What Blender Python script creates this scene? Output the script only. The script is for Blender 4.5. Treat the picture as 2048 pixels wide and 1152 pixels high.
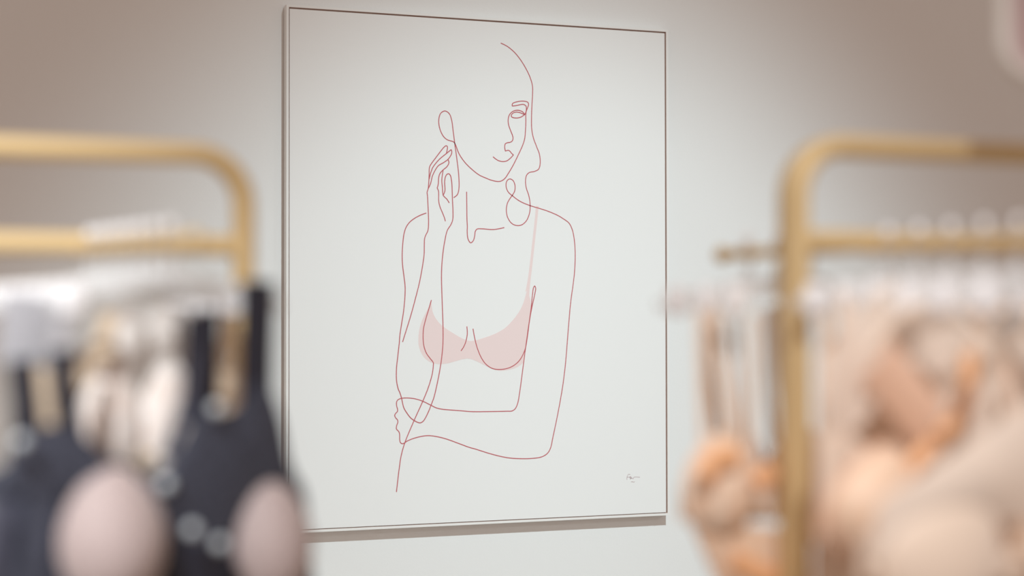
import bpy, bmesh, math, random
from mathutils import Vector, Matrix
for o in list(bpy.data.objects): bpy.data.objects.remove(o)
C = bpy.context.scene.collection
SC = bpy.context.scene
random.seed(4)

# ------------------------------------------------------------------ camera
FPX = 3366.99
YAW, PITCH, ROLL = 0.366370, 0.0185937, -0.00160879
BASE_Z = 0.918                                    # height of the artwork's lower edge
CAM = Vector((-0.907743, -3.791646, BASE_Z + 0.481853))
fw = Vector((math.sin(YAW)*math.cos(PITCH), math.cos(YAW)*math.cos(PITCH), math.sin(PITCH)))
rt0 = Vector((math.cos(YAW), -math.sin(YAW), 0)); up0 = rt0.cross(fw)
rt = rt0*math.cos(ROLL) + up0*math.sin(ROLL); up = up0*math.cos(ROLL) - rt0*math.sin(ROLL)
cam_data = bpy.data.cameras.new('camera'); cam = bpy.data.objects.new('camera', cam_data); C.objects.link(cam)
cam.matrix_world = Matrix(((rt.x, up.x, -fw.x, CAM.x), (rt.y, up.y, -fw.y, CAM.y), (rt.z, up.z, -fw.z, CAM.z), (0, 0, 0, 1)))
cam_data.sensor_width = 36; cam_data.lens = FPX*36/2048; cam_data.clip_start = 0.02
cam_data.dof.use_dof = True; cam_data.dof.focus_distance = 4.03; cam_data.dof.aperture_fstop = 1.42
SC.camera = cam
def ray(x, y): return fw + rt*((x-1024)/FPX) - up*((y-576)/FPX)
def px(x, y, d): return CAM + ray(x, y)*d

# ------------------------------------------------------------------ view, world and lamps
SC.view_settings.view_transform = 'Standard'; SC.view_settings.look = 'None'
SC.view_settings.gamma = 1; SC.view_settings.use_curve_mapping = False; SC.view_settings.exposure = 0
w = bpy.data.worlds.new('world'); SC.world = w; w.use_nodes = True
w.node_tree.nodes['Background'].inputs[0].default_value = (0.47, 0.365, 0.31, 1)
w.node_tree.nodes['Background'].inputs[1].default_value = 1.0
def spot(name, loc, target, power, color, angle, blend, radius):
    l = bpy.data.lights.new(name, 'SPOT'); l.energy = power; l.color = color
    l.spot_size = math.radians(angle); l.spot_blend = blend; l.shadow_soft_size = radius
    o = bpy.data.objects.new(name, l); C.objects.link(o); o.location = loc
    o.rotation_euler = (Vector(target)-Vector(loc)).to_track_quat('-Z', 'Y').to_euler(); return o
def beam_profile(o, sigma, cut, width):
    """reflector beam: bright core fading outwards and ending at the cut-off angle"""
    l = o.data; l.use_nodes = True; nt = l.node_tree; em = nt.nodes['Emission']; L = nt.links
    ax = (o.rotation_euler.to_matrix() @ Vector((0, 0, -1))).normalized()
    ge = nt.nodes.new('ShaderNodeNewGeometry'); dt = nt.nodes.new('ShaderNodeVectorMath'); dt.operation = 'DOT_PRODUCT'; dt.inputs[1].default_value = ax
    def M(op, a, b=None, c=None):
        n = nt.nodes.new('ShaderNodeMath'); n.operation = op
        for i, v in enumerate((a, b, c)):
            if v is None: continue
            if isinstance(v, (int, float)): n.inputs[i].default_value = v
            else: L.new(v, n.inputs[i])
        return n.outputs[0]
    L.new(ge.outputs['Incoming'], dt.inputs[0])
    th = M('ARCCOSINE', M('MINIMUM', M('ABSOLUTE', dt.outputs['Value']), 1.0))
    t = M('DIVIDE', M('SUBTRACT', math.radians(cut), th), math.radians(width)); t = M('MAXIMUM', M('MINIMUM', t, 1.0), 0.0)
    sm = M('MULTIPLY', M('MULTIPLY', t, t), M('SUBTRACT', 3.0, M('MULTIPLY', t, 2.0)))
    q = M('DIVIDE', th, math.radians(sigma)); gs = M('EXPONENT', M('MULTIPLY', M('MULTIPLY', q, q), -1.0))
    L.new(M('MULTIPLY', sm, gs), em.inputs['Strength'])
o = spot('picture_spotlight', (0.60, -3.2, 4.12), (0.659, 0.04, 0.510), 690, (0.775, 0.945, 0.995), 52, 0.02, 0.03)
beam_profile(o, 20.96, 23.5, 11.1)
spot('far_spotlight', (3.7, -4.4, 3.1), (0.55, 0.04, 1.1), 75, (0.80, 0.97, 1.0), 22, 0.9, 0.03)
spot('left_rack_spotlight', (-1.85, -4.0, 2.95), (-1.12, -2.2, 1.34), 390, (0.95, 0.98, 1.0), 30, 0.7, 0.03)
spot('right_rack_spotlight', (-0.65, -3.9, 2.95), (0.05, -2.3, 1.08), 160, (0.97, 0.98, 1.0), 25, 1.0, 0.03)

# ------------------------------------------------------------------ materials
def lin(c):
    c /= 255.0
    return c/12.92 if c <= .04045 else ((c+.055)/1.055)**2.4
def rgb(r, g, b): return (lin(r), lin(g), lin(b), 1)
MATS = {}
def mat(name, col, rough=.6, metal=0, sheen=0, coat=0, noise=0, nscale=30, spec=.5, trans=0):
    if name in MATS: return MATS[name]
    m = bpy.data.materials.new(name); m.use_nodes = True; nt = m.node_tree; b = nt.nodes['Principled BSDF']
    b.inputs['Base Color'].default_value = col; b.inputs['Roughness'].default_value = rough
    b.inputs['Metallic'].default_value = metal; b.inputs['Sheen Weight'].default_value = sheen
    b.inputs['Coat Weight'].default_value = coat; b.inputs['Specular IOR Level'].default_value = spec
    if noise:
        tc = nt.nodes.new('ShaderNodeTexCoord'); nz = nt.nodes.new('ShaderNodeTexNoise'); nz.inputs['Scale'].default_value = nscale
        nz.inputs['Detail'].default_value = 6; bp = nt.nodes.new('ShaderNodeBump'); bp.inputs['Strength'].default_value = noise
        bp.inputs['Distance'].default_value = .002
        nt.links.new(tc.outputs['Object'], nz.inputs['Vector']); nt.links.new(nz.outputs['Fac'], bp.inputs['Height'])
        nt.links.new(bp.outputs['Normal'], b.inputs['Normal'])
    if trans:
        out = nt.nodes['Material Output']; tr = nt.nodes.new('ShaderNodeBsdfTransparent'); mx = nt.nodes.new('ShaderNodeMixShader')
        mx.inputs[0].default_value = trans
        nt.links.new(b.outputs[0], mx.inputs[1]); nt.links.new(tr.outputs[0], mx.inputs[2]); nt.links.new(mx.outputs[0], out.inputs[0])
    MATS[name] = m; return m
def net(name, base, thread, pitch, thick, see=0.0):
    """fine woven tulle: threads over a lining, the holes optionally see-through"""
    m = mat(name, base, .7, sheen=.3); nt = m.node_tree; b = nt.nodes['Principled BSDF']
    tc = nt.nodes.new('ShaderNodeTexCoord'); sp = nt.nodes.new('ShaderNodeSeparateXYZ'); nt.links.new(tc.outputs['Object'], sp.inputs[0])
    outs = []
    for ax in ('X', 'Z'):
        a = nt.nodes.new('ShaderNodeMath'); a.operation = 'MULTIPLY'; a.inputs[1].default_value = 1/pitch
        f = nt.nodes.new('ShaderNodeMath'); f.operation = 'FRACT'; g = nt.nodes.new('ShaderNodeMath'); g.operation = 'LESS_THAN'; g.inputs[1].default_value = thick
        nt.links.new(sp.outputs[ax], a.inputs[0]); nt.links.new(a.outputs[0], f.inputs[0]); nt.links.new(f.outputs[0], g.inputs[0]); outs.append(g)
    mxx = nt.nodes.new('ShaderNodeMath'); mxx.operation = 'MAXIMUM'
    nt.links.new(outs[0].outputs[0], mxx.inputs[0]); nt.links.new(outs[1].outputs[0], mxx.inputs[1])
    mc = nt.nodes.new('ShaderNodeMix'); mc.data_type = 'RGBA'; mc.inputs[6].default_value = base; mc.inputs[7].default_value = thread
    nt.links.new(mxx.outputs[0], mc.inputs[0]); nt.links.new(mc.outputs[2], b.inputs['Base Color'])
    if see:
        out = nt.nodes['Material Output']; tr = nt.nodes.new('ShaderNodeBsdfTransparent'); ms = nt.nodes.new('ShaderNodeMixShader')
        k = nt.nodes.new('ShaderNodeMath'); k.operation = 'MULTIPLY_ADD'; k.inputs[1].default_value = -see; k.inputs[2].default_value = see
        nt.links.new(mxx.outputs[0], k.inputs[0]); nt.links.new(k.outputs[0], ms.inputs[0])
        nt.links.new(b.outputs[0], ms.inputs[1]); nt.links.new(tr.outputs[0], ms.inputs[2]); nt.links.new(ms.outputs[0], out.inputs[0])
    return m
def lace(name, a, bcol, scale):
    m = mat(name, a, .75, sheen=.1); nt = m.node_tree; b = nt.nodes['Principled BSDF']
    tc = nt.nodes.new('ShaderNodeTexCoord'); v = nt.nodes.new('ShaderNodeTexVoronoi'); v.inputs['Scale'].default_value = scale
    r = nt.nodes.new('ShaderNodeValToRGB'); r.color_ramp.elements[0].position = .25; r.color_ramp.elements[1].position = .5
    r.color_ramp.elements[0].color = a; r.color_ramp.elements[1].color = bcol
    nt.links.new(tc.outputs['Object'], v.inputs['Vector']); nt.links.new(v.outputs['Distance'], r.inputs[0]); nt.links.new(r.outputs[0], b.inputs['Base Color'])
    return m
M_wall = mat('painted_wall', (0.78, 0.775, 0.765, 1), .9, noise=.12, nscale=140, spec=.2)
M_ceil = mat('ceiling_paint', (0.8, 0.79, 0.78, 1), .9, spec=.2, noise=.05, nscale=60)
M_floor = mat('pale_floor', (0.55, 0.5, 0.46, 1), .5, noise=.05, nscale=8)
M_canvas = mat('canvas_white', (0.81, 0.805, 0.795, 1), .85, spec=.15, noise=.05, nscale=600)
M_frame = mat('frame_white', (0.80, 0.79, 0.77, 1), .5, noise=.03, nscale=80)
M_gap = mat('frame_inner_brown', (0.46, 0.32, 0.27, 1), .6, noise=.03, nscale=80)
M_ink = mat('ink_dusty_red', (0.50, 0.12, 0.135, 1), .8, spec=.1, noise=.02)
M_sig = mat('ink_signature', (0.48, 0.36, 0.37, 1), .8, spec=.1, noise=.02)
M_pink = mat('print_pale_pink', (0.80, 0.65, 0.635, 1), .85, spec=.1, noise=.02, nscale=300)
M_gold = mat('satin_brass', (0.70, 0.525, 0.275, 1), .42, metal=.12, noise=.04, nscale=60)
M_chrome = mat('chrome', (0.86, 0.88, 0.9, 1), .16, metal=1, noise=.02, nscale=200)
M_clear = mat('clear_acrylic', (0.86, 0.88, 0.89, 1), .12, trans=.55, coat=.5, noise=.02, nscale=90)
M_glint_white = mat('glint_white', (0.95, 0.96, 0.98, 1), .2, coat=.8, noise=.02, nscale=90)  # near-white colour stands in for glints on hooks and clips
M_black = mat('black_satin', (0.013, 0.015, 0.028, 1), .45, sheen=.06, noise=.3, nscale=90)
M_blacklace = lace('black_lace', (0.012, 0.014, 0.026, 1), (0.045, 0.05, 0.075, 1), 150)
M_blackcup = mat('charcoal_satin', (0.055, 0.058, 0.085, 1), .35, sheen=.3, noise=.3, nscale=60)
M_tulle = net('nude_cup_black_tulle', (0.56, 0.45, 0.425, 1), (0.13, 0.11, 0.13, 1), .0026, .14)
M_greymesh = net('silver_grey_mesh', (0.68, 0.69, 0.72, 1), (0.25, 0.25, 0.3, 1), .0035, .2, .2)
M_beige = mat('beige_satin', (0.72, 0.58, 0.43, 1), .5, sheen=.3, noise=.3, nscale=40)
M_cream = mat('cream_satin', (0.84, 0.80, 0.76, 1), .5, sheen=.3, noise=.3, nscale=40)
M_creamlace = lace('cream_lace', (0.85, 0.81, 0.78, 1), (0.80, 0.70, 0.64, 1), 70)
M_white = mat('white_cotton', (0.80, 0.79, 0.78, 1), .7, noise=.2, nscale=50)
M_peach = mat('peach_satin', (0.86, 0.63, 0.46, 1), .5, sheen=.3, noise=.3, nscale=40)
M_peachlace = lace('peach_lace', (0.90, 0.76, 0.62, 1), (0.86, 0.62, 0.45, 1), 45)
M_blush = mat('blush_satin', (0.89, 0.735, 0.60, 1), .5, sheen=.3, noise=.3, nscale=30)
M_blushnet = mat('blush_tulle', (0.92, 0.80, 0.69, 1), .7, trans=.25, noise=.2, nscale=40)
M_tan = mat('tan_satin', (0.80, 0.52, 0.37, 1), .5, sheen=.3, noise=.3, nscale=40)
M_orange = mat('apricot_satin', (0.90, 0.50, 0.26, 1), .5, sheen=.3, noise=.3, nscale=40)
M_mauve = mat('dark_mauve', (0.17, 0.10, 0.11, 1), .4, noise=.1)
M_glint_grey = mat('glint_grey', (0.62, 0.68, 0.72, 1), .2, coat=.6, noise=.02)  # pale grey stands in for the glint of silver rings
M_sign = mat('dusty_pink_sign', (0.46, 0.33, 0.32, 1), .6, noise=.03)
M_signedge = mat('pale_sign_rim', (0.66, 0.62, 0.57, 1), .4, noise=.03)

# ------------------------------------------------------------------ mesh helpers
def obj(name, bm, m, parent=None, smooth=True):
    me = bpy.data.meshes.new(name); bmesh.ops.recalc_face_normals(bm, faces=bm.faces); bm.to_mesh(me); bm.free(); me.materials.append(m)
    if smooth:
        for p in me.polygons: p.use_smooth = True
        try: me.set_sharp_from_angle(angle=math.radians(40))
        except Exception: pass
    o = bpy.data.objects.new(name, me); C.objects.link(o)
    if parent: o.parent = parent
    return o
def tag(o, label, cat, group=None):
    o['label'] = label; o['category'] = cat
    if group: o['group'] = group
    return o
def thing(name, label, cat, M, group=None):
    o = bpy.data.objects.new(name, None); o.empty_display_size = .05; C.objects.link(o)
    o.matrix_world = M if isinstance(M, Matrix) else Matrix.Translation(M)
    return tag(o, label, cat, group)
def box(bm, x0, x1, y0, y1, z0, z1, bev=0):
    r = bmesh.ops.create_cube(bm, size=1)
    for v in r['verts']: v.co = Vector((x0+(v.co.x+.5)*(x1-x0), y0+(v.co.y+.5)*(y1-y0), z0+(v.co.z+.5)*(z1-z0)))
    if bev:
        es = list({e for v in r['verts'] for e in v.link_edges}); bmesh.ops.bevel(bm, geom=es, offset=bev, segments=3, affect='EDGES', profile=.5)
def smooth_path(pts, k=6):
    pts = [Vector(p) for p in pts]
    if len(pts) < 3: return pts
    P = [2*pts[0]-pts[1]] + pts + [2*pts[-1]-pts[-2]]; out = []
    for i in range(1, len(P)-2):
        p0, p1, p2, p3 = P[i-1:i+3]
        t1 = max((p1-p0).length, 1e-9)**.5; t2 = t1+max((p2-p1).length, 1e-9)**.5; t3 = t2+max((p3-p2).length, 1e-9)**.5
        for j in range(k):
            t = t1+(t2-t1)*j/k
            a1 = p0*((t1-t)/t1)+p1*(t/t1); a2 = p1*((t2-t)/(t2-t1))+p2*((t-t1)/(t2-t1)); a3 = p2*((t3-t)/(t3-t2))+p3*((t-t2)/(t3-t2))
            b1 = a1*((t2-t)/t2)+a2*(t/t2); b2 = a2*((t3-t)/(t3-t1))+a3*((t-t1)/(t3-t1))
            out.append(b1*((t2-t)/(t2-t1))+b2*((t-t1)/(t2-t1)))
    out.append(P[-2]); return out
def tube(bm, pts, r, n=10, ref=Vector((0, 1, 0)), ry=None, caps=True, power=2.0):
    """sweep an oval (half sizes r in the path's plane, ry along ref) along pts"""
    ry = ry or r; rings = []
    for i, p in enumerate(pts):
        t = (pts[min(i+1, len(pts)-1)]-pts[max(i-1, 0)]).normalized()
        b = ref-t*ref.dot(t)
        if b.length < 1e-4: b = Vector((1, 0, 0))-t*t.x
        b.normalize(); a = t.cross(b); ring = []
        for k in range(n):
            th = 2*math.pi*k/n; c, s = math.cos(th), math.sin(th)
            cc = math.copysign(abs(c)**(2/power), c); ss = math.copysign(abs(s)**(2/power), s)
            ring.append(bm.verts.new(p+a*(r*cc)+b*(ry*ss)))
        rings.append(ring)
    for i in range(len(rings)-1):
        for k in range(n): bm.faces.new((rings[i][k], rings[i][(k+1) % n], rings[i+1][(k+1) % n], rings[i+1][k]))
    if caps: bm.faces.new(rings[0][::-1]); bm.faces.new(rings[-1])
def thicken(bm, t):
    """give an open sheet real thickness t"""
    bmesh.ops.recalc_face_normals(bm, faces=bm.faces); bmesh.ops.solidify(bm, geom=list(bm.faces), thickness=t)
def ribbon(bm, pts, w, t=.0012, bulge=.0, nw=4, widths=None):
    """flat strap in the xz plane, facing -y"""
    s0 = len(bm.verts); rows = []
    for i, p in enumerate(pts):
        tg = (pts[min(i+1, len(pts)-1)]-pts[max(i-1, 0)]); tg = Vector((tg.x, 0, tg.z)).normalized(); a = Vector((tg.z, 0, -tg.x))
        f = i/(len(pts)-1); ww = w if not widths else widths[min(int(f*(len(widths)-1)), len(widths)-2)]*(1-(f*(len(widths)-1) % 1 if f < 1 else 1))+widths[min(int(f*(len(widths)-1))+1, len(widths)-1)]*(f*(len(widths)-1) % 1 if f < 1 else 1)
        rows.append([p+a*(ww*(j/nw-.5))+Vector((0, -bulge*(1-(2*j/nw-1)**2), 0)) for j in range(nw+1)])
    loft(bm, rows, t)
def loft(bm, rows, t=.0015):
    """closed sheet of thickness t through rows of points (offset along y)"""
    F = [[bm.verts.new(p) for p in r] for r in rows]; B = [[bm.verts.new(p+Vector((0, t, 0))) for p in r] for r in rows]
    n, m = len(rows), len(rows[0])
    for i in range(n-1):
        for j in range(m-1):
            bm.faces.new((F[i][j], F[i+1][j], F[i+1][j+1], F[i][j+1])); bm.faces.new((B[i][j], B[i][j+1], B[i+1][j+1], B[i+1][j]))
    for i in range(n-1):
        bm.faces.new((F[i][0], B[i][0], B[i+1][0], F[i+1][0])); bm.faces.new((F[i][-1], F[i+1][-1], B[i+1][-1], B[i][-1]))
    for j in range(m-1):
        bm.faces.new((F[0][j], F[0][j+1], B[0][j+1], B[0][j])); bm.faces.new((F[-1][j], B[-1][j], B[-1][j+1], F[-1][j+1]))
def resample(pts, n):
    pts = smooth_path(pts, 8); L = [0]
    for a, b in zip(pts, pts[1:]): L.append(L[-1]+(b-a).length)
    out = []; k = 0
    for i in range(n):
        s = L[-1]*i/(n-1)
        while k < len(L)-2 and L[k+1] < s: k += 1
        f = (s-L[k])/max(L[k+1]-L[k], 1e-9); out.append(pts[k].lerp(pts[k+1], min(f, 1)))
    return out

# ------------------------------------------------------------------ room shell
def struct(name, bm, m, smooth=False):
    o = obj(name, bm, m, smooth=smooth); o['kind'] = 'structure'; return o
WY = 0.028
bm = bmesh.new(); box(bm, -3.0, 4.5, WY, WY+.12, 0, 3.4); struct('wall_back', bm, M_wall)
bm = bmesh.new(); box(bm, -3.0, 4.5, -5.5, WY+.12, -.1, 0); struct('floor', bm, M_floor)
bm = bmesh.new(); box(bm, -3.0, 4.5, WY-.015, WY, 0, .1, .003); struct('baseboard_back', bm, M_wall)

# ------------------------------------------------------------------ framed line drawing
# strokes of the drawing, in millimetres from the lower left corner of the canvas
STROKES = [[[519.0,1148.7],[536.4,1141.3],[555.3,1127.4],[571.8,1108.8],[586.0,1087.4],[595.5,1068.3],[601.2,1049.5],[601.6,1029.6],[599.7,998.4],[598.7,971.8],[599.1,945.2],[603.3,923.1],[611.9,901.3],[619.0,883.8],[621.3,863.9],[617.5,847.3],[607.0,841.2],[592.7,837.7],[585.6,830.9],[582.7,816.2],[585.0,799.4],[591.2,781.9],[594.4,763.4],[593.5,741.2],[585.3,721.2],[573.5,710.8],[561.6,708.4],[547.5,712.9],[536.7,726.8],[532.9,744.3],[535.8,762.0],[543.8,775.4],[549.0,782.2],[554.7,792.5],[555.2,806.6],[550.0,817.5],[541.5,820.8],[534.0,814.8],[532.6,801.6],[537.7,789.4],[549.0,780.0],[568.8,767.2],[594.4,757.6],[616.3,751.9],[640.2,745.3],[666.9,735.3],[681.8,727.3],[696.7,717.1],[705.1,702.0],[710.1,681.4],[712.8,653.7],[713.0,626.1],[710.8,592.9],[706.8,562.5],[704.8,549.7],[700.7,521.7],[696.0,475.0],[691.8,428.4],[686.6,372.5],[678.9,316.7],[666.2,251.9],[653.5,196.5],[646.4,167.9],[638.4,156.1],[623.3,148.2],[598.4,145.3],[563.7,145.9],[534.2,149.1],[495.0,158.6],[451.2,172.7],[439.1,176.1],[410.7,186.7],[381.9,197.4],[358.1,203.9],[334.3,207.3],[315.4,205.5],[296.5,201.1],[282.4,195.8],[275.3,191.3],[270.2,189.9],[265.9,192.9],[264.1,199.7],[263.8,213.1],[261.7,218.8],[256.1,225.0],[256.6,232.4],[259.4,240.1],[258.9,245.7],[254.3,251.0],[251.9,256.4],[254.3,261.5],[258.5,265.9],[258.9,270.4],[256.6,279.4],[256.6,288.3],[260.1,293.4],[268.3,296.4],[282.4,297.2],[301.2,294.9],[317.8,290.1],[341.5,278.8],[353.4,272.9],[367.7,269.2],[386.8,267.0],[415.6,264.4],[441.6,261.7],[485.4,260.8],[534.3,260.7],[546.2,260.9],[555.0,266.2],[561.5,279.4],[566.5,304.7],[574.0,355.3],[582.5,415.2],[590.1,466.0],[596.6,507.6],[600.2,540.0],[603.2,558.5],[606.2,563.2]],
 [[606.2,563.2],[608.7,557.6],[605.7,540.0],[600.1,516.8],[593.1,482.1],[588.1,447.5],[582.5,415.2],[576.6,399.1],[566.6,383.0],[551.8,370.7],[534.5,363.6],[516.3,361.5],[497.7,363.6],[480.6,373.8],[468.5,389.5],[457.8,413.8],[451.6,436.7],[447.2,459.5]],
 [[431.7,465.1],[432.7,448.2],[429.3,430.0],[423.5,416.3],[416.7,406.8]],
 [[342.6,527.8],[336.4,507.4],[329.2,484.8],[323.0,460.0],[322.1,435.1],[324.4,417.1],[330.6,401.2],[339.1,389.9],[347.2,379.4],[347.2,371.7],[344.8,353.6],[335.3,322.2],[322.0,290.8],[300.7,246.2],[277.1,193.0],[267.7,161.8],[262.1,126.2],[256.0,77.2]],
 [[330.0,733.9],[317.4,729.3],[301.3,721.0],[288.4,710.9],[279.7,698.4],[274.9,683.6],[272.0,662.0],[270.4,634.4],[271.3,609.9],[274.9,582.3],[277.4,560.8],[277.1,536.3],[273.9,502.6],[268.4,468.9],[264.2,441.3],[263.1,426.5],[259.4,395.1],[256.1,363.8],[256.6,336.9],[260.8,318.0],[264.8,309.4],[268.8,296.4],[274.2,274.5],[282.4,260.9],[290.6,250.6],[300.0,243.7],[308.3,239.4],[314.9,238.1],[321.3,240.9],[327.2,248.7],[334.3,262.0],[341.5,278.8],[348.6,296.7],[353.4,314.6],[361.5,351.2],[367.3,385.0],[371.1,421.3],[371.6,462.1],[369.8,516.5],[367.9,575.6],[368.0,592.3],[369.0,613.9],[371.9,641.8],[375.9,666.7],[382.4,693.1],[392.3,708.8],[396.2,719.7],[396.9,738.4],[395.6,766.3],[394.8,790.2],[394.4,801.3],[393.1,814.3],[390.5,824.5],[386.6,828.7],[381.7,827.1],[377.8,820.4],[376.0,810.1],[376.8,789.7],[375.2,783.1],[372.2,777.1]],
 [[372.3,837.0],[370.5,826.7],[368.9,811.8],[370.3,797.0],[371.1,784.0],[372.2,776.7]],
 [[372.2,776.7],[376.3,772.6],[381.6,768.0],[387.5,759.2]],
 [[271.3,429.1],[281.9,461.2],[293.1,496.4],[304.4,536.4],[312.5,567.2],[319.9,604.2],[324.5,635.1],[325.1,659.7],[325.8,672.7],[328.7,681.4],[333.6,690.7],[335.5,703.1],[335.2,734.0],[333.6,764.8],[333.2,773.7],[332.2,783.0],[333.8,788.6],[335.0,793.2],[336.1,803.5],[337.3,825.8],[338.1,842.5],[342.6,851.0],[353.3,865.2],[365.1,880.5],[373.9,891.1],[379.8,895.4],[382.9,893.4],[382.7,886.7],[380.4,876.9]],
 [[337.3,814.6],[340.6,827.7],[343.2,835.2],[346.5,842.7],[361.2,860.9],[379.8,876.4],[389.6,884.2],[392.4,886.3],[393.9,882.4],[393.5,876.8],[390.6,871.1],[384.3,862.9],[372.9,854.7],[361.1,847.8],[354.3,839.3],[345.5,822.3],[340.6,803.6],[335.0,791.9]],
 [[384.3,862.9],[386.8,856.1],[382.7,846.6],[370.9,836.4],[364.1,828.4],[361.1,819.0],[360.1,804.1],[358.4,796.6]],
 [[358.4,796.6],[357.4,794.4],[360.5,787.4],[361.1,763.3],[364.0,750.3],[370.8,734.7],[375.7,722.7],[377.7,715.3]],
 [[398.7,771.9],[407.9,779.5],[412.0,794.0],[411.6,824.5],[407.0,863.5],[402.0,898.2],[397.9,928.6],[393.3,958.9],[387.4,972.6],[376.9,978.2],[366.3,972.1],[361.3,955.4],[364.5,933.8],[373.6,916.8],[383.7,909.3],[398.8,905.1],[403.4,898.3],[412.6,876.8],[428.7,855.5],[451.8,835.7],[465.3,827.1],[478.6,821.9],[494.2,816.5],[512.0,813.8],[521.0,815.7],[529.9,822.3],[538.9,835.1],[550.2,853.3],[563.7,879.0],[575.1,902.6],[580.8,919.7],[582.6,936.6],[583.8,957.7],[583.8,977.8],[584.7,985.2],[588.1,994.2],[591.1,1003.5],[588.8,1008.6],[582.1,1010.4],[573.0,1010.5],[559.5,1008.0],[550.5,1004.4],[548.4,1000.9],[548.6,997.4]],
 [[548.6,997.4],[559.5,999.3],[573.0,1002.4],[579.8,1002.3],[584.3,998.9],[585.4,993.7],[584.3,985.2],[580.9,977.7]],
 [[580.9,978.1],[570.7,971.6],[559.4,969.0],[548.1,970.6],[545.9,973.5],[549.3,979.5],[557.2,983.0],[566.2,982.7],[575.2,980.2],[580.9,978.1]],
 [[580.9,978.7],[575.2,984.8],[566.2,987.6],[559.4,987.7],[549.3,984.1],[541.4,976.0],[538.0,964.3],[539.1,951.7],[543.6,939.3],[548.5,927.9],[550.5,919.6],[548.5,913.2],[542.4,909.2],[535.7,908.1],[530.5,905.2],[528.9,897.8],[530.5,887.8]],
 [[530.5,887.8],[537.9,889.9],[542.4,887.8],[546.9,882.7],[551.6,879.2]],
 [[551.6,879.2],[543.5,871.0],[534.5,864.4],[524.4,862.2],[513.2,864.1],[505.4,868.1],[498.7,873.1]],
 [[431.4,787.1],[431.8,755.2],[432.2,720.4],[433.1,702.9],[432.7,692.4],[435.0,673.8],[441.6,664.9],[448.2,670.3],[451.5,680.3],[453.5,692.8],[458.1,698.2],[471.4,699.0],[490.7,697.7],[502.3,697.9],[513.9,700.0],[527.5,703.0]]]
SIGNATURE = [[[860.1,97.6],[854.4,97.8],[852.5,94.4],[851.1,91.0],[850.6,84.6]],[[851.6,91.0],[856.3,90.9],[862.0,92.4],[858.2,89.1],[863.9,89.7],[859.1,86.1],[864.8,88.4],[867.2,86.6],[869.6,90.0],[874.3,90.9],[879.0,90.5],[886.2,89.7]],[[861.9,78.7],[864.8,79.8],[865.7,78.3],[867.6,79.3],[869.5,78.0],[872.4,79.6]]]
BRA_SHAPE = [[609.7,757.1],[608.6,743.8],[607.3,729.1],[605.2,710.8],[602.7,690.0],[600.1,668.7],[597.9,650.7],[595.6,631.8],[593.3,613.6],[591.1,597.4],[588.2,578.5],[585.2,561.8],[582.0,547.9],[585.8,551.5],[581.6,536.2],[576.8,521.4],[571.1,509.5],[564.4,498.3],[556.1,487.6],[547.0,477.6],[538.8,469.2],[529.8,461.5],[518.1,454.2],[505.2,447.9],[490.9,442.5],[475.9,437.9],[458.4,432.6],[441.9,429.9],[431.9,431.7],[422.5,435.5],[410.7,441.3],[398.5,448.3],[383.6,457.0],[369.7,466.6],[360.4,475.4],[353.0,484.8],[348.2,493.5],[344.9,502.9],[343.3,515.0],[342.6,527.8],[338.5,517.7],[334.0,507.4],[326.7,493.9],[319.7,480.3],[315.6,469.1],[312.6,457.7],[310.7,443.9],[310.2,430.7],[310.9,422.5],[312.6,414.9],[315.6,406.7],[319.7,399.1],[324.0,393.0],[329.2,387.7],[335.9,383.0],[343.4,379.4],[351.4,377.2],[360.1,376.1],[371.8,376.2],[384.0,377.6],[396.0,380.5],[408.0,383.7],[420.4,386.8],[432.1,388.5],[439.4,387.7],[446.6,385.6],[458.4,380.8],[470.9,374.8],[483.2,368.6],[495.3,363.1],[505.0,360.0],[514.9,358.3],[527.1,358.5],[539.4,360.3],[551.0,363.0],[561.6,366.9],[569.9,372.3],[577.5,378.3],[580.0,396.4],[582.5,415.2],[586.3,440.6],[590.1,466.0],[593.4,484.8],[595.6,503.0],[595.3,526.1],[593.7,540.0],[592.7,534.5],[591.9,529.0],[592.0,538.9],[593.1,556.4],[595.7,578.3],[599.1,602.9],[601.8,625.9],[604.7,650.6],[607.5,674.3],[611.0,703.4],[614.1,729.2],[615.6,743.6],[617.1,756.7]]
W, H = 0.96, 1.2
pic = thing('framed_drawing', 'large white framed line drawing of a woman touching her cheek, hung on the white wall', 'picture', Matrix.Translation((W/2, WY, BASE_Z)))
def rect_ring(bm, x0, x1, z0, z1, w, y0, y1):
    a = [(x0, z0), (x1, z0), (x1, z1), (x0, z1)]; b = [(x0+w, z0+w), (x1-w, z0+w), (x1-w, z1-w), (x0+w, z1-w)]
    V = [[bm.verts.new((x, y, z)) for x, z in r] for r, y in ((a, y0), (b, y0), (b, y1), (a, y1))]
    for k in range(4):
        for j in range(4):
            bm.faces.new((V[j][k], V[j][(k+1) % 4], V[(j+1) % 4][(k+1) % 4], V[(j+1) % 4][k]))
g = .0042; fwid = .0055; X0, X1 = -W/2, W/2
bm = bmesh.new(); rect_ring(bm, X0-g/2-fwid, X1+g/2+fwid, -g/2-fwid, H+g/2+fwid, fwid, -.0280, -.0040)
obj('frame', bm, M_frame, pic, False)
for z in (.14, H-.14):
    bm = bmesh.new(); box(bm, X0+.12, X1-.12, -.0040, 0, z-.02, z+.02); obj('hanging_cleat', bm, M_gap, pic, False)
bm = bmesh.new(); box(bm, X0-g/2, X1+g/2, -.0225, -.0042, -g/2, H+g/2); inner = obj('frame_backing', bm, M_gap, pic, False)
bm = bmesh.new(); rect_ring(bm, X0-g/2, X1+g/2, -g/2, H+g/2, .0006, -.0268, -.0225)
obj('frame_rebate', bm, M_gap, pic, False)['label'] = 'thin brown gap lining around the canvas'
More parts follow.
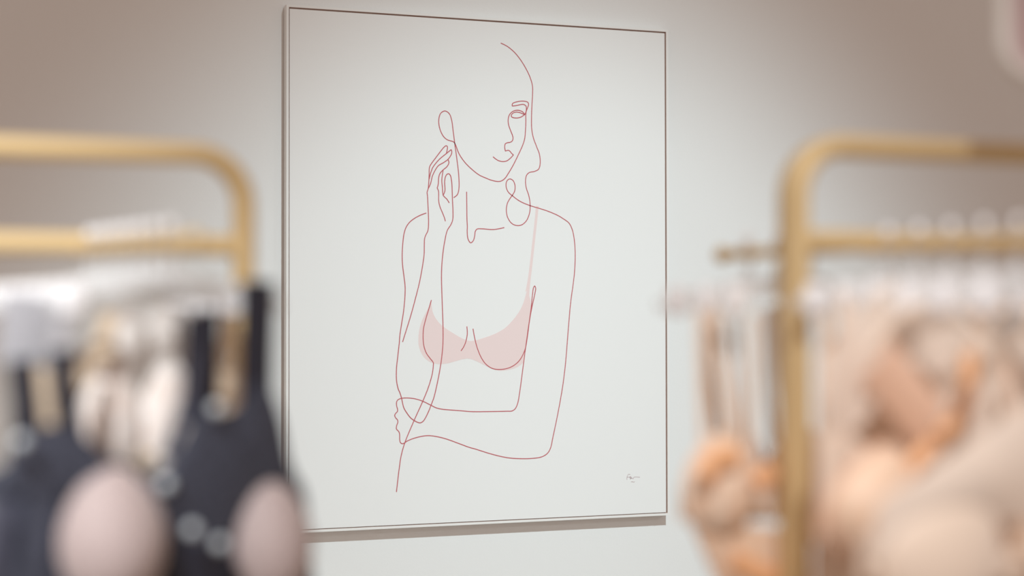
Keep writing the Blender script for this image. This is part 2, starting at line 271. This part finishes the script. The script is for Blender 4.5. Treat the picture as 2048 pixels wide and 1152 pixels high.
CY = -.0275
bm = bmesh.new(); box(bm, X0-g/2+.0018, X1+g/2-.0040, CY, -.0224, -g/2+.0020, H+g/2-.0038, .0006); canvas = obj('canvas', bm, M_canvas, pic, False)
def local2d(p): return Vector((p[0]/1000-W/2, 0, p[1]/1000))
def stroke_mesh(bm, pts, w, y0, y1, k=6):
    P = smooth_path([local2d(p) for p in pts], k); rows = []
    for i, p in enumerate(P):
        t = (P[min(i+1, len(P)-1)]-P[max(i-1, 0)]).normalized(); a = Vector((t.z, 0, -t.x))*(w/2)
        rows.append([p+a+Vector((0, y0, 0)), p-a+Vector((0, y0, 0))])
    loft(bm, rows, y1-y0)
for i, s in enumerate(STROKES):
    bm = bmesh.new(); stroke_mesh(bm, s, .0021, CY-.0003-.00004*(i % 5), CY)
    obj('ink_line', bm, M_ink, pic, False)
bm = bmesh.new()
vs = [bm.verts.new(local2d(p)+Vector((0, CY-.0002, 0))) for p in BRA_SHAPE]; f = bm.faces.new(vs)
r = bmesh.ops.extrude_face_region(bm, geom=[f])
for e in r['geom']:
    if isinstance(e, bmesh.types.BMVert): e.co.y = CY
bmesh.ops.triangulate(bm, faces=bm.faces)
o = obj('pink_bra_shape', bm, M_pink, pic, False); o['label'] = 'flat pale pink printed bra shape'
bm = bmesh.new()
for s in SIGNATURE: stroke_mesh(bm, s, .0011, CY-.0002, CY, 4)
o = obj('signature', bm, M_sig, pic, False); o['label'] = 'tiny handwritten signature with a date mark'

# ------------------------------------------------------------------ garment racks
TOPZ, BARZ, ARMZ = CAM.z+.1705, CAM.z+.0765, CAM.z+.0700
def make_rack(post, direction, label, arms, width=1.15):
    """hoop rack: direction +1 runs to the right from the visible post, -1 to the left"""
    t = thing('garment_rack', label, 'clothes rack', Matrix.Translation((post.x, post.y, 0)))
    R = .052; r, ry = .011, .020
    pts = [Vector((0, 0, .02)), Vector((0, 0, .7)), Vector((0, 0, TOPZ-R-.06)), Vector((0, 0, TOPZ-R-.01))]
    pts += [Vector((direction*(R-R*math.cos(a)), 0, TOPZ-R+R*math.sin(a))) for a in [math.pi/2*k/12 for k in range(13)]]
    pts += [Vector((direction*(width-R+R*math.sin(a)), 0, TOPZ-R+R*math.cos(a))) for a in [math.pi/2*k/12 for k in range(13)]]
    pts += [Vector((direction*width, 0, .7)), Vector((direction*width, 0, .02))]
    bm = bmesh.new(); tube(bm, pts, r, 20, ry=ry, power=3.0); obj('hoop_frame', bm, M_gold, t)
    bm = bmesh.new(); tube(bm, [Vector((direction*.004, 0, BARZ)), Vector((direction*(width-.004), 0, BARZ))], r, 20, ry=.0115, power=3.0); obj('crossbar', bm, M_gold, t)
    for x in (0, direction*width):
        bm = bmesh.new(); box(bm, x-.02, x+.02, -.24, .24, 0, .022, .005); obj('foot', bm, M_gold, t)
    bm = bmesh.new(); tube(bm, [Vector((direction*.004, 0, .25)), Vector((direction*(width-.004), 0, .25))], r, 20, ry=.011, power=3.0); obj('lower_rail', bm, M_gold, t)
    for (a, b) in arms:
        a = Vector(a)-Vector((post.x, post.y, 0)); b = Vector(b)-Vector((post.x, post.y, 0)); d = (b-a).normalized()
        bm = bmesh.new(); tube(bm, [a, b, b+d*.001], .0062, 14, ref=Vector((0, 0, 1)))
        am = obj('hanging_arm', bm, M_gold, t)
        bm = bmesh.new(); bmesh.ops.create_uvsphere(bm, u_segments=16, v_segments=10, radius=.0095, matrix=Matrix.Translation(b)); obj('arm_end_ball', bm, M_gold, am)
    return t
def at_height(x, y, d, z): p = px(x, y, d); p.z = z; return p
# left rack
LP = at_height(487, 400, 1.75, 0)
L_back = Vector((px(158, 480, 1).x-CAM.x, px(158, 480, 1).y-CAM.y, 0)); s = (LP.y-CAM.y)/L_back.y
LA = Vector((CAM.x+L_back.x*s, LP.y, ARMZ)); LB = at_height(388, 455, 1.49, ARMZ)
LA2 = Vector((LA.x-.20, LP.y, ARMZ)); LB2 = LA2+Vector((-.05, .22, 0))
left_rack = make_rack(LP, -1, 'gold hoop clothes rack on the left carrying black and cream lingerie', [(LA, LB), (LA2, LB2)])
# right rack
RP = at_height(1587, 400, 1.65, 0)
def on_bar(x, P): v = ray(x, 487); k = (P.y-CAM.y)/v.y; return Vector((CAM.x+v.x*k, P.y, ARMZ))
RA = on_bar(1735, RP); RB = RA+Vector((.045, -.30, 0)); RA2 = on_bar(1690, RP); RB2 = RA2+Vector((-.03, .20, 0))
right_rack = make_rack(RP, 1, 'gold hoop clothes rack on the right carrying peach lingerie', [(RA, RB), (RA2, RB2)])

# ------------------------------------------------------------------ hangers
DROP = .056                                                    # arm centre to the level of the hanger ends
def hanger_master():
    t = bpy.data.objects.new('clear_hanger', None); t.empty_display_size = .05; C.objects.link(t)
    # origin at the arm; body below
    hw = .116; P = [(-hw, -DROP-.002), (-hw+.012, -DROP+.003), (-.07, -DROP+.010), (-.025, -DROP+.020), (0, -DROP+.026), (.025, -DROP+.020), (.07, -DROP+.010), (hw-.012, -DROP+.003), (hw, -DROP-.002)]
    bm = bmesh.new(); tube(bm, smooth_path([Vector((x, 0, z)) for x, z in P], 5), .0065, 12, ry=.0028)
    body = obj('hanger_body', bm, M_clear, t)
    bm = bmesh.new(); tube(bm, [Vector((0, 0, -DROP+.022)), Vector((0, 0, -DROP+.043))], .006, 12, ry=.0045); obj('neck', bm, M_clear, t)
    rr = .0089; pts = [Vector((0, 0, -DROP+.038)), Vector((rr*.5, 0, -.016))]
    pts += [Vector((rr*math.cos(a), 0, rr*math.sin(a))) for a in [math.radians(d) for d in range(-60, 200, 13)]]
    bm = bmesh.new(); tube(bm, pts, .0017, 8); obj('hook', bm, M_chrome, t)
    bm = bmesh.new(); bmesh.ops.create_uvsphere(bm, u_segments=20, v_segments=12, radius=.0060, matrix=Matrix.Translation((0, -.001, rr+.0066)) @ Matrix.Diagonal((1, .55, 1, 1)))
    obj('hook_glint', bm, M_glint_white, t)  # white bead added to stand for the glint on the chrome hook
    for s in (-1, 1):
        bm = bmesh.new(); x = s*.092
        box(bm, x-.011, x+.011, -.006, .006, -DROP-.010, -DROP+.020, .004); obj('strap_clip', bm, M_glint_white, t)  # clips made large and white so they show as bright glints
    return t
HM = hanger_master(); first = [True]
def dup(root):
    r = root.copy(); C.objects.link(r)
    for ch in root.children:
        c = ch.copy(); C.objects.link(c); c.parent = r
    return r
def frame_at(p, yaw, tilt=0, dz=0):
    return Matrix.Translation((p.x, p.y, p.z+dz)) @ Matrix.Rotation(yaw, 4, 'Z') @ Matrix.Rotation(tilt, 4, 'Y')
HANGERS = []
def hang(p, yaw, label, group, tilt=0):
    t = HM if first[0] else dup(HM); first[0] = False
    t.matrix_world = frame_at(p, yaw, tilt); tag(t, label, 'hanger', group); HANGERS.append(t); return t

# ------------------------------------------------------------------ garments
class Plane:
    """the upright plane a garment hangs in; P(x, y) turns a place seen in the photograph into plane coordinates"""
    def __init__(s, p, yaw, off=0): s.M = frame_at(p, yaw); s.I = s.M.inverted(); s.off = off
    def __call__(s, x, y, dy=0):
        o = s.I @ CAM; d = s.I.to_3x3() @ ray(x, y); k = (s.off-o.y)/d.y; q = o+d*k; return Vector((q.x, s.off+dy, q.z))
    def size(s, n): return n/FPX*((s.M.translation-CAM).dot(fw))
def cup(pl, c, rx, rz, depth, m, parent, trim=None, peak=(0, 0), name='cup', dy=0, lining=True):
    """moulded cup: domed towards the viewer, drawn up towards the strap at its top"""
    n, k = 40, 12; bm = bmesh.new()
    def prof(r, a):
        x = rx*r*math.cos(a); z = rz*r*math.sin(a)
        if z > 0: x *= 1-.16*(z/rz)**1.5*1.0; x += peak[0]*(z/rz)**1.6; z += peak[1]*(z/rz)**2*max(0, 1-abs(math.cos(a)))
        y = -depth*(max(0, 1-r*r))**.62*(1-.22*math.sin(a)*r)
        return Vector((c.x+x, c.y+y+dy, c.z+z))
    def shell(o, flip):
        rings = []
        for j in range(1, k+1):
            rings.append([bm.verts.new(prof(j/k, 2*math.pi*i/n)+Vector((0, o, 0))) for i in range(n)])
        ctr = bm.verts.new(prof(0, 0)+Vector((0, o, 0)))
        for i in range(n):
            bm.faces.new((ctr, rings[0][i], rings[0][(i+1) % n]))
            for j in range(k-1): bm.faces.new((rings[j][i], rings[j+1][i], rings[j+1][(i+1) % n], rings[j][(i+1) % n]))
        return rings[-1]
    a = shell(0, 0); b = shell(.003, 1)
    for i in range(n): bm.faces.new((a[i], a[(i+1) % n], b[(i+1) % n], b[i]))
    o = obj(name, bm, m, parent)
    if trim:
        P = [prof(1.0, 2*math.pi*i/n) for i in range(n)]; bm = bmesh.new(); tube(bm, P+[P[0], P[1]], .0032, 8, caps=False)
        obj('cup_trim', bm, trim, o)
    return o
def strap(pl, pts, wpx, m, parent, name='strap', dy=0, bulge=.002):
    P = smooth_path([pl(*q) + Vector((0, dy, 0)) for q in pts], 6); bm = bmesh.new(); ribbon(bm, P, pl.size(wpx), .0016, bulge)
    return obj(name, bm, m, parent)
def panel(pl, top, bot, m, parent, name='panel', dy=0, bulge=.012, n=36, rows=9, t=.0016, folds=0, nf=5):
    A = resample([pl(*q) for q in top], n); B = resample([pl(*q) for q in bot], n); R = []
    for i in range(rows):
        f = i/(rows-1); row = []
        for j in range(n):
            p = A[j].lerp(B[j], f); u = j/(n-1)
            p.y += dy-bulge*math.sin(math.pi*u)**.7*(.4+.6*math.sin(math.pi*min(1, .15+.8*f))) - folds*math.sin(2*math.pi*nf*u+1.2*f)*(.3+.7*f)
            row.append(p)
        R.append(row)
    bm = bmesh.new(); loft(bm, R, t); return obj(name, bm, m, parent)
def back_band(pl, a, b, wpx, m, parent, depth=.006):
    A, B = pl(*a), pl(*b); P = [A+(B-A)*(k/14)+Vector((0, .004+depth*math.sin(math.pi*k/14), 0)) for k in range(15)]
    bm = bmesh.new(); ribbon(bm, P, pl.size(wpx), .0015); return obj('back_band', bm, m, parent)
def bow(pl, q, m, parent, s=.010):
    c = pl(*q); c.y -= .008; bm = bmesh.new()
    for sg in (-1, 1):
        P = [c, c+Vector((sg*s*.6, -.003, s*.5)), c+Vector((sg*s*1.1, -.001, s*.25)), c+Vector((sg*s*1.0, 0, -s*.3)), c+Vector((sg*s*.4, -.002, -s*.2)), c]
        tube(bm, smooth_path(P, 4), .0022, 8)
        tube(bm, smooth_path([c, c+Vector((sg*s*.3, -.001, -s*.6)), c+Vector((sg*s*.6, 0, -s*1.4))], 4), .0014, 6)
    bmesh.ops.create_uvsphere(bm, u_segments=10, v_segments=8, radius=.003, matrix=Matrix.Translation(c+Vector((0, -.002, 0))))
    return obj('bow', bm, m, parent)
def glint_bead(pl, q, parent, dy=-.012, r=.0062):
    c = pl(*q); c.y += dy; bm = bmesh.new()
    bmesh.ops.create_uvsphere(bm, u_segments=16, v_segments=12, radius=r, matrix=Matrix.Translation(c))
    return obj('glint_bead', bm, M_glint_grey, parent)  # pale bead added in place of a ring's glint
def garment(name, label, cat, pl, group=None):
    return thing(name, label, cat, pl.M, group)

# ---- left rack
va = LB-LA; YL = math.atan2(va.x, -va.y)
lf = [.12, .23, .34, .45, .56, .68, .81]
ll = ['clear hanger nearest the crossbar on the left rack arm, nothing showing on it',
      'clear hanger second from the crossbar on the left rack arm, nothing on it',
      'clear hanger holding the beige camisole on the left rack',
      'clear hanger holding the white camisole on the left rack',
      'clear hanger holding the cream lace bra on the left rack',
      'clear hanger holding the charcoal satin bra on the left rack',
      'frontmost clear hanger on the left rack, holding the black bra with sheer nude cups']
for f, l in zip(lf, ll): hang(LA.lerp(LB, f), YL, l, 'clear hangers on the left rack arm')
v2 = LB2-LA2
for f, l in ((.35, 'clear hanger on the rear arm of the left rack, nearer the crossbar'), (.8, 'clear hanger at the tip of the rear arm of the left rack')):
    hang(LA2.lerp(LB2, f), math.atan2(-v2.x, v2.y), l, 'clear hangers on the rear arm of the left rack')
def PL(i, off=-.009): return Plane(LA.lerp(LB, lf[i]), YL, off)

# beige camisole
pl = PL(2); t = garment('camisole', 'beige satin camisole hanging behind the white and black pieces on the left rack', 'camisole', pl)
panel(pl, [(70, 730), (120, 745), (180, 690), (240, 720), (300, 745), (370, 730), (430, 690), (470, 745), (500, 760)], [(50, 1240), (160, 1250), (300, 1255), (420, 1250), (510, 1240)], M_beige, t, 'body', folds=.004, nf=7)
strap(pl, [(228, 625), (215, 680), (190, 720)], 52, M_beige, t); strap(pl, [(458, 625), (452, 690), (440, 740)], 30, M_beige, t)
# white camisole
pl = PL(3); t = garment('camisole', 'white cotton camisole hanging between the beige camisole and the cream lace bra', 'camisole', pl)
panel(pl, [(232, 800), (262, 700), (290, 650), (340, 645), (372, 680), (392, 760)], [(215, 1200), (300, 1210), (400, 1200)], M_white, t, 'body', folds=.003, nf=4)
strap(pl, [(270, 625), (278, 700), (285, 800)], 34, M_white, t); strap(pl, [(350, 615), (350, 680), (345, 760)], 42, M_white, t)
# cream lace bra
pl = PL(4); t = garment('bra', 'cream lace bra framed by the neckline of the front black bra', 'bra', pl, )
for cx in (222, 338): cup(pl, pl(cx, 860), pl.size(68), pl.size(115), .016, M_creamlace, t, M_cream, peak=(0, .01))
strap(pl, [(262, 610), (255, 700), (236, 790)], 52, M_cream, t); strap(pl, [(322, 610), (330, 700), (340, 780)], 50, M_cream, t)
back_band(pl, (180, 920), (400, 920), 50, M_cream, t); bow(pl, (290, 915), M_beige, t)
# charcoal satin bra
pl = PL(5); t = garment('bra', 'charcoal satin bra with silver grey mesh straps at the left picture edge', 'bra', pl)
cup(pl, pl(20, 1080), pl.size(92), pl.size(130), .02, M_blackcup, t, M_black)
cup(pl, pl(395, 1090), pl.size(92), pl.size(130), .02, M_blackcup, t, M_black)
panel(pl, [(-60, 960), (0, 930), (40, 900), (80, 930), (140, 1000)], [(-60, 1040), (0, 1020), (60, 1010), (110, 1040), (150, 1080)], M_blacklace, t, 'lace_trim', bulge=.02)
strap(pl, [(60, 590), (52, 660), (48, 730)], 100, M_greymesh, t, 'mesh_strap'); strap(pl, [(48, 735), (50, 820), (40, 930)], 44, M_black, t)
strap(pl, [(420, 620), (420, 760), (410, 960)], 40, M_black, t)
back_band(pl, (-60, 1110), (480, 1110), 60, M_black, t); bow(pl, (205, 1120), M_black, t)
# front black bra with nude cups
pl = PL(6); t = garment('bra', 'black bra with sheer nude cups and double straps, front of the left rack', 'bra', pl)
panel(pl, [(15, 905), (60, 860), (120, 850), (170, 875), (215, 925), (265, 950), (318, 935), (362, 870), (395, 800), (430, 825), (465, 815), (520, 760), (552, 820), (580, 930), (598, 960)],
      [(25, 990), (70, 985), (130, 990), (200, 1010), (265, 1030), (320, 1060), (370, 1080), (420, 1085), (455, 1060), (490, 1010), (540, 985), (585, 1000), (610, 1020)], M_blacklace, t, 'lace_upper', bulge=.014, n=60)
cup(pl, pl(218, 1075), pl.size(112), pl.size(143), .046, M_tulle, t, M_black, dy=-.004)
cup(pl, pl(538, 1085), pl.size(88), pl.size(130), .042, M_tulle, t, M_black, dy=-.004)
panel(pl, [(60, 960), (110, 990), (125, 1090)], [(20, 1240), (80, 1240), (135, 1240)], M_blacklace, t, 'side_wing', bulge=.004, n=12)
panel(pl, [(330, 1020), (375, 1050), (430, 1050), (462, 1010)], [(330, 1240), (375, 1245), (430, 1245), (480, 1240)], M_black, t, 'centre_gore', bulge=.008, n=16)
panel(pl, [(592, 950), (606, 980), (616, 1040)], [(560, 1240), (600, 1240), (634, 1240)], M_black, t, 'side_wing', bulge=.004, n=12)
strap(pl, [(402, 628), (400, 700), (396, 790), (392, 850)], 66, M_black, t)
strap(pl, [(518, 562), (516, 640), (514, 720), (512, 850)], 74, M_black, t)
strap(pl, [(128, 630), (126, 700)], 34, M_greymesh, t, 'mesh_strap'); strap(pl, [(126, 700), (130, 780), (150, 900)], 50, M_black, t)
strap(pl, [(44, 720), (50, 780), (62, 900)], 52, M_black, t)
strap(pl, [(392, 700), (375, 800), (335, 915)], 26, M_blackcup, t)
back_band(pl, (25, 1100), (625, 1090), 90, M_black, t)
bow(pl, (308, 968), M_black, t, .008)
for q in ((350, 1052), (405, 1080), (310, 965), (410, 815), (22, 880)): glint_bead(pl, q, t, dy=-.034 if q[1] > 1000 else -.022)

# ---- right rack
va = RB-RA; YR = math.atan2(va.x, -va.y)
rf = [.10, .24, .38, .52, .66, .82]
rl = ['clear hanger nearest the right rack crossbar, holding the peach lace camisole',
      'empty looking clear hanger second from the crossbar on the right rack front arm',
      'clear hanger holding the blush camisole on the right rack',
      'clear hanger holding the bra with broad tan satin bands on the right rack',
      'clear hanger between the tan banded bra and the front blush bra on the right rack',
      'frontmost clear hanger on the right rack, holding the large blush satin bra']
for f, l in zip(rf, rl): hang(RA.lerp(RB, f), YR, l, 'clear hangers on the right rack front arm')
v2 = RB2-RA2; YB = math.atan2(-v2.x, v2.y)
bf = [.28, .52, .78]
bl = ['clear hanger on the right rack rear arm, closest to its crossbar', 'clear hanger in the middle of the rear arm of the right rack', 'clear hanger at the rear arm tip of the right rack, left of its post']
for f, l in zip(bf, bl): hang(RA2.lerp(RB2, f), YB, l, 'clear hangers on the right rack rear arm')
def PR(i, off=-.009): return Plane(RA.lerp(RB, rf[i]), YR, off)
def PB(i, off=-.009): return Plane(RA2.lerp(RB2, bf[i]), YB, off)

# behind the post
pl = PB(2); t = garment('bra', 'pale peach lace bra farthest back behind the right rack post', 'bra', pl)
for cx in (1475, 1600): cup(pl, pl(cx, 930), pl.size(62), pl.size(80), .02, M_creamlace, t, M_peach)
strap(pl, [(1415, 610), (1420, 740), (1440, 890)], 26, M_blush, t); strap(pl, [(1552, 610), (1560, 740), (1580, 880)], 18, M_cream, t)
back_band(pl, (1410, 950), (1680, 950), 40, M_blush, t)
pl = PB(1); t = garment('bra', 'peach bra with thin straps hanging just left of the right rack post', 'bra', pl)
for cx in (1450, 1590): cup(pl, pl(cx, 960), pl.size(78), pl.size(85), .025, M_peachlace, t, M_peach)
strap(pl, [(1432, 610), (1448, 740), (1470, 880)], 24, M_blush, t); strap(pl, [(1470, 615), (1478, 740), (1482, 880)], 20, M_cream, t); strap(pl, [(1535, 615), (1540, 740), (1550, 890)], 20, M_cream, t)
back_band(pl, (1380, 990), (1690, 990), 50, M_peach, t)
pl = PB(0); t = garment('bra', 'blush lace bra with orange satin patches bulging left of the right rack post', 'bra', pl)
cup(pl, pl(1440, 975), pl.size(84), pl.size(98), .026, M_peachlace, t, M_blush); cup(pl, pl(1625, 985), pl.size(66), pl.size(98), .012, M_peachlace, t, M_blush)
strap(pl, [(1402, 620), (1404, 740), (1408, 885)], 18, M_blush, t); strap(pl, [(1512, 625), (1508, 740), (1500, 900)], 22, M_blushnet, t); strap(pl, [(1650, 610), (1655, 760), (1645, 900)], 30, M_blush, t)
strap(pl, [(1378, 955), (1395, 922), (1440, 908)], 50, M_orange, t, 'satin_patch', dy=-.026, bulge=.006)
strap(pl, [(1480, 968), (1510, 935)], 44, M_orange, t, 'satin_patch', dy=-.028, bulge=.004)
panel(pl, [(1368, 1010), (1400, 1040), (1480, 1050), (1580, 1060)], [(1442, 1190), (1480, 1195), (1530, 1200), (1580, 1200)], M_peach, t, 'lace_skirt', bulge=.010, folds=.003)
strap(pl, [(1450, 1115), (1530, 1150), (1560, 1150)], 40, M_orange, t, 'hem_band', dy=-.012)
back_band(pl, (1365, 1010), (1690, 1010), 60, M_blush, t)

# front arm
pl = PR(0); t = garment('camisole', 'peach lace camisole at the back of the right rack front arm, beside the post', 'camisole', pl)
panel(pl, [(1640, 700), (1690, 660), (1750, 720), (1830, 760), (1900, 720), (1960, 660), (2010, 700)], [(1620, 1230), (1760, 1240), (1900, 1240), (2040, 1230)], M_peachlace, t, 'body', folds=.005, nf=7)
strap(pl, [(1692, 600), (1690, 640), (1690, 690)], 30, M_peach, t); strap(pl, [(1950, 600), (1958, 640), (1960, 690)], 30, M_peach, t)
pl = PR(2); t = garment('camisole', 'blush camisole with a sheer top on the right rack, above the tan satin bands', 'camisole', pl)
panel(pl, [(1648, 720), (1690, 640), (1745, 590), (1800, 560), (1850, 590), (1890, 640), (1960, 670), (2040, 650), (2100, 700)], [(1640, 860), (1720, 880), (1840, 900), (1960, 900), (2110, 860)], M_blushnet, t, 'sheer_yoke', bulge=.01, folds=.004, nf=6)
panel(pl, [(1640, 855), (1720, 875), (1840, 895), (1960, 895), (2110, 855)], [(1630, 1240), (1760, 1250), (1900, 1250), (2120, 1240)], M_blush, t, 'body', bulge=.012, folds=.006, nf=6)
strap(pl, [(1690, 590), (1690, 620), (1688, 660)], 26, M_blush, t); strap(pl, [(2070, 600), (2065, 640), (2060, 690)], 26, M_blush, t)
pl = PR(3); t = garment('bra', 'bra with broad tan satin bands meeting in a V on the right rack', 'bra', pl)
strap(pl, [(1750, 715), (1800, 775), (1860, 850)], 108, M_tan, t, 'satin_band', bulge=.008)
strap(pl, [(1935, 705), (1932, 770), (1905, 840), (1850, 900), (1792, 965)], 42, M_orange, t, 'satin_band', dy=-.004, bulge=.006)
strap(pl, [(1850, 610), (1790, 640), (1745, 700)], 22, M_blush, t); strap(pl, [(2020, 610), (1990, 640), (1940, 700)], 22, M_blush, t)
strap(pl, [(2010, 720), (2030, 790), (2045, 860)], 26, M_tan, t)
cup(pl, pl(1740, 1010), pl.size(100), pl.size(110), .03, M_peach, t, M_tan, peak=(.02, .0)); cup(pl, pl(1960, 1010), pl.size(100), pl.size(110), .03, M_peach, t, M_tan)
back_band(pl, (1640, 1040), (2070, 1040), 60, M_peach, t)
bm = bmesh.new()
c = pl(1715, 1100); c.y -= .036; bmesh.ops.create_uvsphere(bm, u_segments=16, v_segments=12, radius=.013, matrix=Matrix.Translation(c) @ Matrix.Diagonal((.8, .5, 1.3, 1)))
obj('dark_mauve_spot', bm, M_mauve, t)  # dark mauve oval in front of the left cup
pl = PR(5); t = garment('bra', 'large blush satin bra in the lower right corner, front of the right rack', 'bra', pl)
cup(pl, pl(1880, 1095), pl.size(150), pl.size(165), .022, M_blush, t, M_blush, peak=(.03, .0)); cup(pl, pl(2180, 1075), pl.size(150), pl.size(165), .022, M_blush, t, M_blush)
panel(pl, [(1760, 1000), (1850, 930), (1950, 860), (2048, 800), (2140, 790)], [(1740, 1120), (1850, 1080), (1950, 1050), (2048, 1040), (2160, 1060)], M_blushnet, t, 'sheer_trim', bulge=.02)
strap(pl, [(1905, 615), (1985, 700), (2030, 850)], 24, M_blush, t); strap(pl, [(2200, 620), (2200, 760), (2190, 920)], 30, M_blush, t)
back_band(pl, (1730, 1120), (2320, 1120), 80, M_blush, t); bow(pl, (2030, 1090), M_peach, t)

# ------------------------------------------------------------------ hanging sign at the upper right
c = px(2008, 149, 1.55); sw, sh = .26, .36
t = thing('hanging_sign', 'dusty pink rounded sign with a pale rim hanging in the upper right corner', 'sign', Matrix.Translation((c.x+sw/2, c.y, c.z)))
def rrect(x0, x1, z0, z1, r, n=8):
    out = []
    for cx, cz, a0 in ((x1-r, z1-r, 0), (x0+r, z1-r, 90), (x0+r, z0+r, 180), (x1-r, z0+r, 270)):
        for k in range(n+1):
            a = math.radians(a0+90*k/n); out.append(Vector((cx+r*math.cos(a), 0, cz+r*math.sin(a))))
    return out
P = rrect(-sw/2, sw/2, 0, sh, .032); bm = bmesh.new(); tube(bm, P+[P[0], P[1]], .007, 10, ry=.007, caps=False); obj('rim', bm, M_signedge, t)
bm = bmesh.new(); f = bm.faces.new([bm.verts.new(p+Vector((0, -.002, 0))) for p in rrect(-sw/2+.003, sw/2-.003, .003, sh-.003, .03)])
r = bmesh.ops.extrude_face_region(bm, geom=[f])
for e in r['geom']:
    if isinstance(e, bmesh.types.BMVert): e.co.y += .004
obj('panel', bm, M_sign, t, False)
for sx in (-1, 1):
    bm = bmesh.new(); tube(bm, [Vector((sx*.09, 0, sh-.004)), Vector((sx*.09, 0, 3.4-c.z))], .0015, 6, ref=Vector((0, 1, 0))); obj('cord', bm, M_signedge, t)
